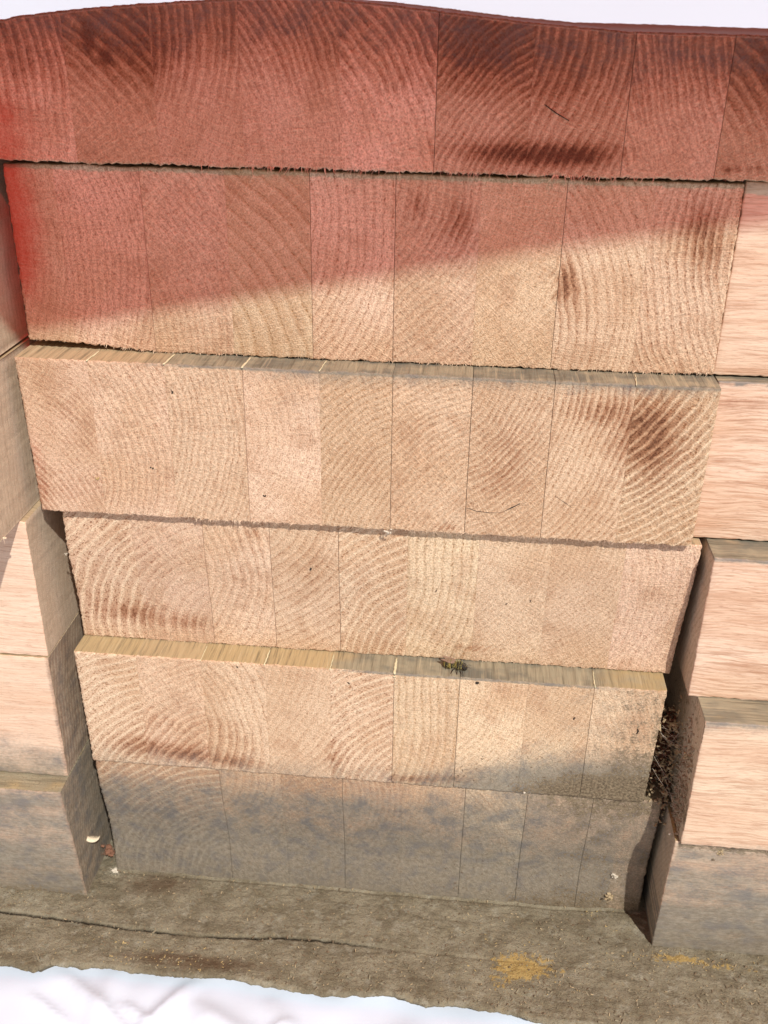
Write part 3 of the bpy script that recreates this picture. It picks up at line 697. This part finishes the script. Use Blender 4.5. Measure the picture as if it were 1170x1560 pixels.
speck(-.1565, -.066, -.0168, .0009, beams[2], M_YEL); speck(.0865, -.258, -.0222, .0009, beams[4], M_WHITE); speck(-.205, -.318, -.040, .0009, None, M_YEL) if False else None

# ---------------------------------------------------------------- dead bee on the ledge of the fifth beam
bee = thing('bee', 'dead furry yellow and black bee lying on the grey ledge of the fifth laminated block', 'bee', (.0405, -.0135, -.1770))
g = G('bee_coat'); x, y, z = g.pos(); st = g.math('SINE', x*2100+g.noise(g.xyz(x, y, z), 600, 2)*2.2)
nb = g.noise(g.xyz(x, y, z), 1500, 3)
c = g.mix(g.sstep(st, .05, .6), (.018, .014, .010), (.30, .22, .05)); c = g.mix(g.sstep(x, .0008, .0022), c, (.022, .018, .015)); c = g.mix(g.sstep(nb, .55, .75)*.6, c, (.34, .26, .09))
M_BEE = g.out(c, .7, nb, .8, .001, .3)
V = []; F = []
spine = [(-.0062, .0010, 0), (-.0052, .0017, -.0002), (-.0038, .0022, -.0003), (-.0022, .0021, 0), (-.0009, .0012, .0003), (-.0002, .0011, .0003), (.0008, .0018, .0004), (.0022, .0021, .0004), (.0034, .0016, .0002), (.0042, .0009, 0), (.0048, .0013, -.0002), (.0056, .0012, -.0004), (.0063, .0006, -.0005)]
tube(V, F, [(s[0], -s[0]*.12, .0022+s[2]) for s in spine], [s[1]*(1+.05*math.sin(k*2)) for k, s in enumerate(spine)], 14)
link('body', (lambda m: (m.from_pydata(V, [], F), m.update(), m.materials.append(M_BEE), m.polygons.foreach_set('use_smooth', [True]*len(F)), m)[-1])(bpy.data.meshes.new('body')), bee)
V = []; F = []; rd = random.Random(4)
for k in range(1000):
    s = rd.choice(spine[1:9]); an = rd.uniform(-.3, 3.5); n_ = Vector((rd.gauss(-.3, .3), math.cos(an), math.sin(an)))
    strip(V, F, (s[0], -s[0]*.12+math.cos(an)*s[1]*.9, .0022+s[2]+math.sin(an)*s[1]*.9), n_, rd.uniform(.0006, .0014), .00016, rd.uniform(-.3, .3), rd, 2)
def local(name, V, F, m, par):
    me = bpy.data.meshes.new(name); me.from_pydata(V, [], F); me.update(); me.materials.append(m); return link(name, me, par)
o = local('fur', V, F, simple('bee_fur', (.30, .26, .10), var=.8), bee); o['kind'] = 'stuff'
M_WING = simple('bee_wing', (.30, .20, .15), .35, 300, .3, .1, .5, {'Alpha': .75})
for sx, ang in ((1, 2.75), (-1, 3.3)):
    V = []; F = []; n = 12
    for h in (0, 1):
        V.append((.0, .0003*sx, .0036+h*.00005))
        for k in range(n):
            a = 6.2832*k/n; lx = .0042+.0040*math.cos(a); ly = .0014*math.sin(a)
            V.append((lx*math.cos(ang)-ly*math.sin(ang), lx*math.sin(ang)*sx*.9+ly*math.cos(ang)+.0006*sx, .0042+h*.00006+.0003*math.sin(a*2)))
    for k in range(n): F.append((1+k, 1+(k+1) % n, n+2+(k+1) % n, n+2+k))
    F.append(tuple(range(n, 0, -1))); F.append(tuple(range(n+2, 2*n+2)))
    local('wing', V, F, M_WING, bee)
for s in (-1, 1):
    for k in range(3):
        V = []; F = []; bx = .0006+k*.0011
        tube(V, F, [(bx, s*.0012, .0014), (bx+(k-1)*.0009, s*.0030, .0021), (bx+(k-1)*.0018, s*.0042, .0008), (bx+(k-1)*.0022, s*.0048, .0001)], [.0003, .00025, .0002, .0001], 5)
        local('leg', V, F, M_DARK, bee)
    V = []; F = []; tube(V, F, [(.0058, s*.0005, .0024), (.0068, s*.0010, .0030), (.0080, s*.0013, .0024)], [.00012, .0001, .00008], 4); local('antenna', V, F, M_DARK, bee)
bee.scale = (1.12, 1.15, 1.15); bee.rotation_euler = (0, 0, math.radians(-8))

S.render.engine = 'CYCLES'
